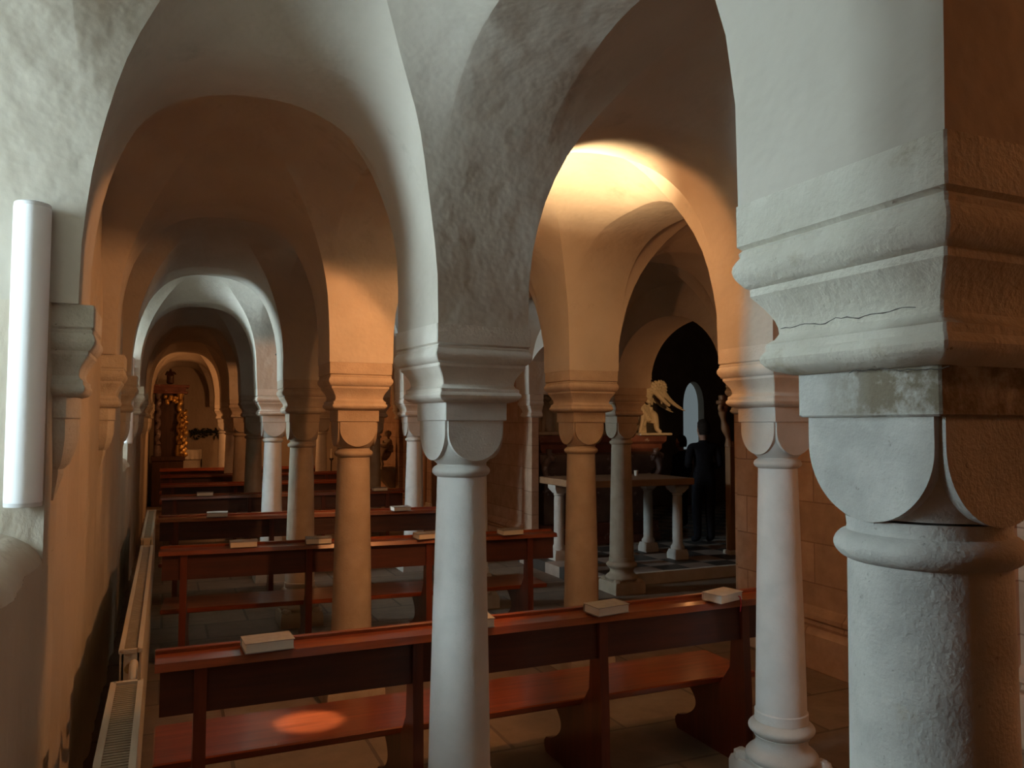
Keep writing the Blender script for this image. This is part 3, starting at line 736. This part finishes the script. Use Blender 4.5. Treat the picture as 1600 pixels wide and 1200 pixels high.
# ------------------------------------------------------------------ people in black
def person(label, loc, rz, s, pose):
    r = thing('person', label, 'person', loc, rz); r.scale = (s, s, s)
    P = {'pelvis': (0, 0, .95, .15, .11), 'waist': (0, 0, 1.1, .14, .1), 'chest': (0, .0, 1.3, .17, .115), 'neckb': (0, .0, 1.45, .07), 'neck': (0, -.01, 1.5, .055),
         'shl': (.19, 0, 1.4, .07), 'ell': (.25, .03, 1.12, .055), 'wrl': pose[0], 'shr': (-.19, 0, 1.4, .07), 'elr': (-.25, .03, 1.12, .055), 'wrr': pose[1],
         'hipl': (.09, 0, .88, .1), 'knl': (.1, -.02, .48, .075), 'anl': (.1, .02, .09, .055), 'tol': (.12, -.14, .045, .045),
         'hipr': (-.09, 0, .88, .1), 'knr': (-.1, -.02, .48, .075), 'anr': (-.1, .02, .09, .055), 'tor': (-.12, -.14, .045, .045)}
    E_ = chain('pelvis', 'waist', 'chest', 'neckb', 'neck') + chain('chest', 'shl', 'ell', 'wrl') + chain('chest', 'shr', 'elr', 'wrr') + chain('pelvis', 'hipl', 'knl', 'anl', 'tol') + chain('pelvis', 'hipr', 'knr', 'anr', 'tor')
    skin_obj('body', P, E_, BLACKC, r)
    hd = MB()
    rings = []
    for (w, d, y, z) in ((.045, .05, .0, 1.47), (.05, .06, -.01, 1.52), (.06, .075, -.025, 1.55), (.07, .088, -.02, 1.59), (.076, .095, -.012, 1.64), (.078, .098, -.005, 1.69), (.07, .09, .0, 1.735), (.045, .06, .0, 1.765), (.01, .015, .0, 1.775)):
        rings.append([(w * math.cos(2 * PI * k / 20), y + d * math.sin(2 * PI * k / 20), z) for k in range(20)])
    hd.loft(rings)
    hd.blob((0, -.112, 1.615), .018, (.8, 1, 1.5), seg=10)
    for sx in (-1, 1):
        hd.blob((sx * .08, .0, 1.63), .026, (.4, .8, 1.2), seg=10)
        hd.blob((sx * .03, -.093, 1.65), .012, (1.2, .6, .7), seg=8)
    hd.blob((0, -.1, 1.565), .02, (1.3, .4, .35), seg=10)
    h = hd.build('head', SKIN, r, 60)
    hr = MB(); rings = []
    for (w, d, y, z) in ((.07, .06, .045, 1.56), (.084, .075, .04, 1.62), (.088, .09, .025, 1.68), (.08, .1, .005, 1.735), (.055, .075, .0, 1.775), (.012, .02, .0, 1.792)):
        rings.append([(w * math.cos(2 * PI * k / 20), y + d * math.sin(2 * PI * k / 20), z) for k in range(20)])
    hr.loft(rings).build('hair', HAIR, r, 60)
    for sx, w in ((1, P['wrl']), (-1, P['wrr'])):
        e = P['ell'] if sx > 0 else P['elr']
        d = (Vector(w[:3]) - Vector(e[:3])).normalized(); side = d.cross(Vector((sx, 0, .3))).normalized(); up = side.cross(d)
        hm = MB(); w0 = Vector(w[:3])
        hm.tube([w0 - d * .02, w0 + d * .03, w0 + d * .07, w0 + d * .1], [.026, .036, .04, .034], 10)
        for f in range(4):
            b0 = w0 + d * .09 + side * (.027 - .018 * f); L = (.07, .08, .075, .055)[f]
            hm.tube([b0, b0 + d * L * .5 - up * .008, b0 + d * L * .85 - up * .026], [.0095, .009, .007], 8)
        b0 = w0 + d * .04 + side * .034
        hm.tube([b0, b0 + d * .03 + side * .02, b0 + d * .065 + side * .018 - up * .01], [.012, .0105, .008], 8)
        hm.build('hand', SKIN, r, 60)
    return r
person('tall person in black standing beside the carved upright, in front of the pointed window', (7.12, 9.3, .13), math.radians(165), 1.0, ((.12, -.2, 1.12, .042), (-.14, -.2, 1.1, .042)))
person('shorter person in black at the lower left of the pointed window', (7.82, 10.8, .13), math.radians(200), .86, ((.26, -.1, .87, .042), (-.26, -.1, .87, .042)))

# ------------------------------------------------------------------ far end of the left aisle
r = thing('gilded_side_altar', 'dark carved side altar with gilded columns at the far end of the left aisle', 'altar', (.03, 19.4, 0))
MB().box(-.3, .34, -.35, .4, 0, 1.0, .01).box(-.33, .37, -.38, .42, 1.0, 1.1, .01).build('base', WOODD, r)
for x in (-.2, .24):
    pts = [(x + .022 * math.cos(t * .9), -.2 + .022 * math.sin(t * .9), 1.35 + t * .035) for t in range(30)]
    MB().tube(pts, [.05 + .006 * math.sin(t * 1.7) for t in range(30)], 12).lathe([(.075, 1.1), (.08, 1.2), (.06, 1.35)], 20, (x, -.2)).lathe([(.05, 2.38), (.085, 2.5)], 20, (x, -.2)).build('column', GREYM if x < 0 else GOLD, r, 50)
MB().box(-.28, .33, -.1, .3, 1.1, 2.5).build('panel', WOODD, r)
MB().box(-.34, .4, -.32, .35, 2.5, 2.56, .008).box(-.3, .36, -.28, .32, 2.56, 2.64).box(-.37, .43, -.36, .36, 2.64, 2.7, .008).build('cornice', REDM, r)
g = MB()
for i in range(26):
    t = i / 25
    g.blob((.33 + .05 * math.sin(i * 2.1), -.34 + .05 * math.cos(i * 1.7), 1.1 + 1.0 * t), .045 + .015 * math.sin(i * 3), (1, 1, 1.2), .5, 4, 10)
g.build('gilt_ornament', GOLD, r, 60); g = MB()
for i in range(9): g.blob((.05 + .12 * math.sin(i * 1.9), -.34, 2.36 + .07 * math.cos(i)), .045, (1, 1, 1), .5, 4, 10)
g.build('gilt_ornament', GOLD, r, 60)
sfig = thing('dark_carved_figure', 'small dark figure standing on top of the gilded side altar', 'statue', (.06, 19.35, 2.7))
skin_obj('body', {'pelvis': (0, 0, .16, .08, .06), 'waist': (0, 0, .22, .06), 'chest': (0, 0, .27, .075, .05), 'neck': (0, 0, .31, .02), 'head': (0, -.01, .34, .032), 'crown': (0, 0, .37, .02), 'hem': (0, 0, .02, .1, .08), 'sl': (.07, 0, .29, .025), 'el': (.12, -.05, .24, .02), 'sr': (-.07, 0, .29, .025), 'er': (-.1, -.06, .22, .02)},
         chain('pelvis', 'waist', 'chest', 'neck', 'head', 'crown') + chain('pelvis', 'hem') + chain('chest', 'sl', 'el') + chain('chest', 'sr', 'er'), WOODD, sfig)
r = thing('end_altar', 'small altar block under a white cloth before the end wall', 'altar', (.5, 20.2, 0))
MB().box(-.28, .26, -.25, .35, .1, 1.2, .01).box(-.36, .34, -.35, .4, 0, .1, .01).build('block', CUTSTONE, r)
cl = MB().box(-.30, .28, -.27, .37, 1.2, 1.215)
nx = 24
cl.add([(-.30 + .58 * i / nx, -.275 - .012 * (j / 4) * (1 + math.sin(i * 1.4)), 1.215 - .22 * j / 4) for j in range(5) for i in range(nx + 1)], [(j * (nx + 1) + i, j * (nx + 1) + i + 1, (j + 1) * (nx + 1) + i + 1, (j + 1) * (nx + 1) + i) for j in range(4) for i in range(nx)])
cl.add([(.285 + .012 * (j / 4) * (1 + math.sin(i * 1.4)), -.27 + .64 * i / 12, 1.215 - .42 * j / 4) for j in range(5) for i in range(13)], [(j * 13 + i, j * 13 + i + 1, (j + 1) * 13 + i + 1, (j + 1) * 13 + i) for j in range(4) for i in range(12)])
o = cl.build('altar_cloth', SOFTW, None, 50); o.location = (.5, 20.2, .002)
tag(o, 'white cloth draped over the end altar', 'cloth')
lv = MB()
for i in range(70):
    x = random.uniform(-.34, .34); z = random.gauss(0, .06) - .25 * x * x
    a = random.uniform(0, 2 * PI); L = random.uniform(.05, .11)
    lv.tube([(x, random.uniform(-.08, 0), z), (x + L * .5 * math.cos(a), -.06, z + L * .5 * math.sin(a)), (x + L * math.cos(a), -.03, z + L * math.sin(a))], [.014, .018, .003], 6)
lv.tube([(-.35, -.02, 0), (0, -.03, .02), (.35, -.02, 0)], .03, 8)
o = lv.build('garland', LEAF, None, 60, (.9, 20.68, 1.62)); tag(o, 'dark ragged garland hanging on the end wall above the white cloth', 'garland')
r = thing('candle_stand', 'dark iron candle stand far back, left of the stout brown column', 'candle stand', (3.62, 18.9, 0))
MB().lathe([(.13, 0), (.13, .02), (.03, .06), (.016, .1), (.016, .95), (.05, 1.0), (.055, 1.02)], 20).build('stand', DARKM, r, 40)
MB().lathe([(.025, 1.02), (.025, 1.24), (.004, 1.25)], 16).build('candle', SOFTW, r, 40)

# ------------------------------------------------------------------ lamps of the crypt (warm), an added seat spot, and daylight
WARM = (1.0, .41, .14)
def lamp(name, loc, watts, radius=.05, col=WARM, spot=None, rot=None, blend=.5):
    d = bpy.data.lights.new(name, 'SPOT' if spot else 'POINT'); d.energy = watts; d.color = col; d.shadow_soft_size = radius
    if spot: d.spot_size = math.radians(spot); d.spot_blend = blend
    o = bpy.data.objects.new(name, d); COL.objects.link(o); o.location = loc
    if rot: o.rotation_euler = Vector(rot).to_track_quat('-Z', 'Y').to_euler()
    return o
def floodlight(label, loc, watts, aim, plate):
    lamp('flood', loc, watts, .035, WARM, 166, aim, .12)
    r = thing('floodlight', label, 'lamp', loc, 0, 'floodlights above the capitals')
    x0, x1, y0, y1, dz = plate
    MB().box(x0, x1, y0, y1, dz, dz + .012).build('added_shade_plate', DARKM, r)  # unseen plate added to block the beam and keep the vault dark
    d = Vector(aim).normalized() * -.075
    MB().blob((d.x, d.y, d.z), .06, (1, 1, .8)).build('lamp_body', DARKM, r, 60)
    MB().tube([(d.x, d.y, d.z), (d.x * 1.4, d.y * 1.4, -.12), (d.x * 1.6, d.y * 1.6, ZS - loc[2] - .01)], .012, 8).build('bracket', DARKM, r, 60)
    return r
lamp('flood_low', (1.57, 3.53, 2.52), 80, .035, WARM, 118, (-.75, .5, -.62), .15)
lamp('flood_up', (1.63, 3.64, 2.66), 260, .03, (1, .66, .34), 98, (.38, .22, .9), .7)
floodlight('dark floodlight on the impost behind the pale central column', (1.57, 3.53, 2.52), 38, (.45, .85, .12), (-.45, -.02, -.02, .42, .085))
floodlight('dark floodlight on the impost behind the dim column at the second pew', (1.5, 7.86, 2.45), 34, (.1, .95, .12), (-.5, .3, -.02, .4, .085))
floodlight('dark floodlight far down the left row, on the second orange column', (1.5, 12.26, 2.45), 40, (.1, .95, .12), (-.5, .3, -.02, .4, .085))
lamp('added_seat_spot', (1.57, 3.53, 2.52), 600, .02, (1, .84, .68), 8.5, (.66 - 1.57, 3.88 - 3.53, .42 - 2.52), .7)  # added narrow spot for the bright patch on the pew seat, no fixture
lamp('uplight_far_bay', (2.0, 18.3, 2.3), 20, .04)
lamp('uplight_last_bay', (1.5, 16.75, 2.3), 40, .04)
lamp('uplight_choir_pier', (5.2, 6.95, 2.1), 3.2, .04)
lamp('spot_tomb', (5.2, 5.9, 2.6), 190, .04, (1, .55, .22), 22, (1.32, 4.1, -.42), .3)
lamp('entrance_lamp', (3.4, .2, 2.6), 34, .06, (1, .37, .12))

w = bpy.data.worlds.new('world'); S.world = w; w.use_nodes = True
w.node_tree.nodes['Background'].inputs[0].default_value = (.02, .015, .01, 1); w.node_tree.nodes['Background'].inputs[1].default_value = .3

# ------------------------------------------------------------------ camera
cd = bpy.data.cameras.new('camera'); cam = bpy.data.objects.new('camera', cd); COL.objects.link(cam); S.camera = cam
cd.sensor_fit = 'HORIZONTAL'; cd.sensor_width = 36; cd.lens = 1225.2 / 1600 * 36; cd.clip_start = .02
yaw, pitch, roll = math.radians(23.756), math.radians(2.924), math.radians(.149)
fwd = Vector((math.sin(yaw) * math.cos(pitch), math.cos(yaw) * math.cos(pitch), math.sin(pitch)))
right = Vector((math.cos(yaw), -math.sin(yaw), 0)); up = right.cross(fwd)
rr = right * math.cos(roll) - up * math.sin(roll) * -1; uu = (-fwd).cross(rr)
M = Matrix((rr, uu, -fwd)).transposed().to_4x4(); M.translation = (0, 0, 1.84)
cam.matrix_world = M

S.view_settings.view_transform = 'Standard'; S.view_settings.look = 'None'
S.view_settings.exposure = -.07; S.view_settings.gamma = 1; S.view_settings.use_curve_mapping = False
S.cycles.max_bounces = 8; S.cycles.diffuse_bounces = 5; S.cycles.sample_clamp_indirect = 4
S.cycles.use_denoising = True
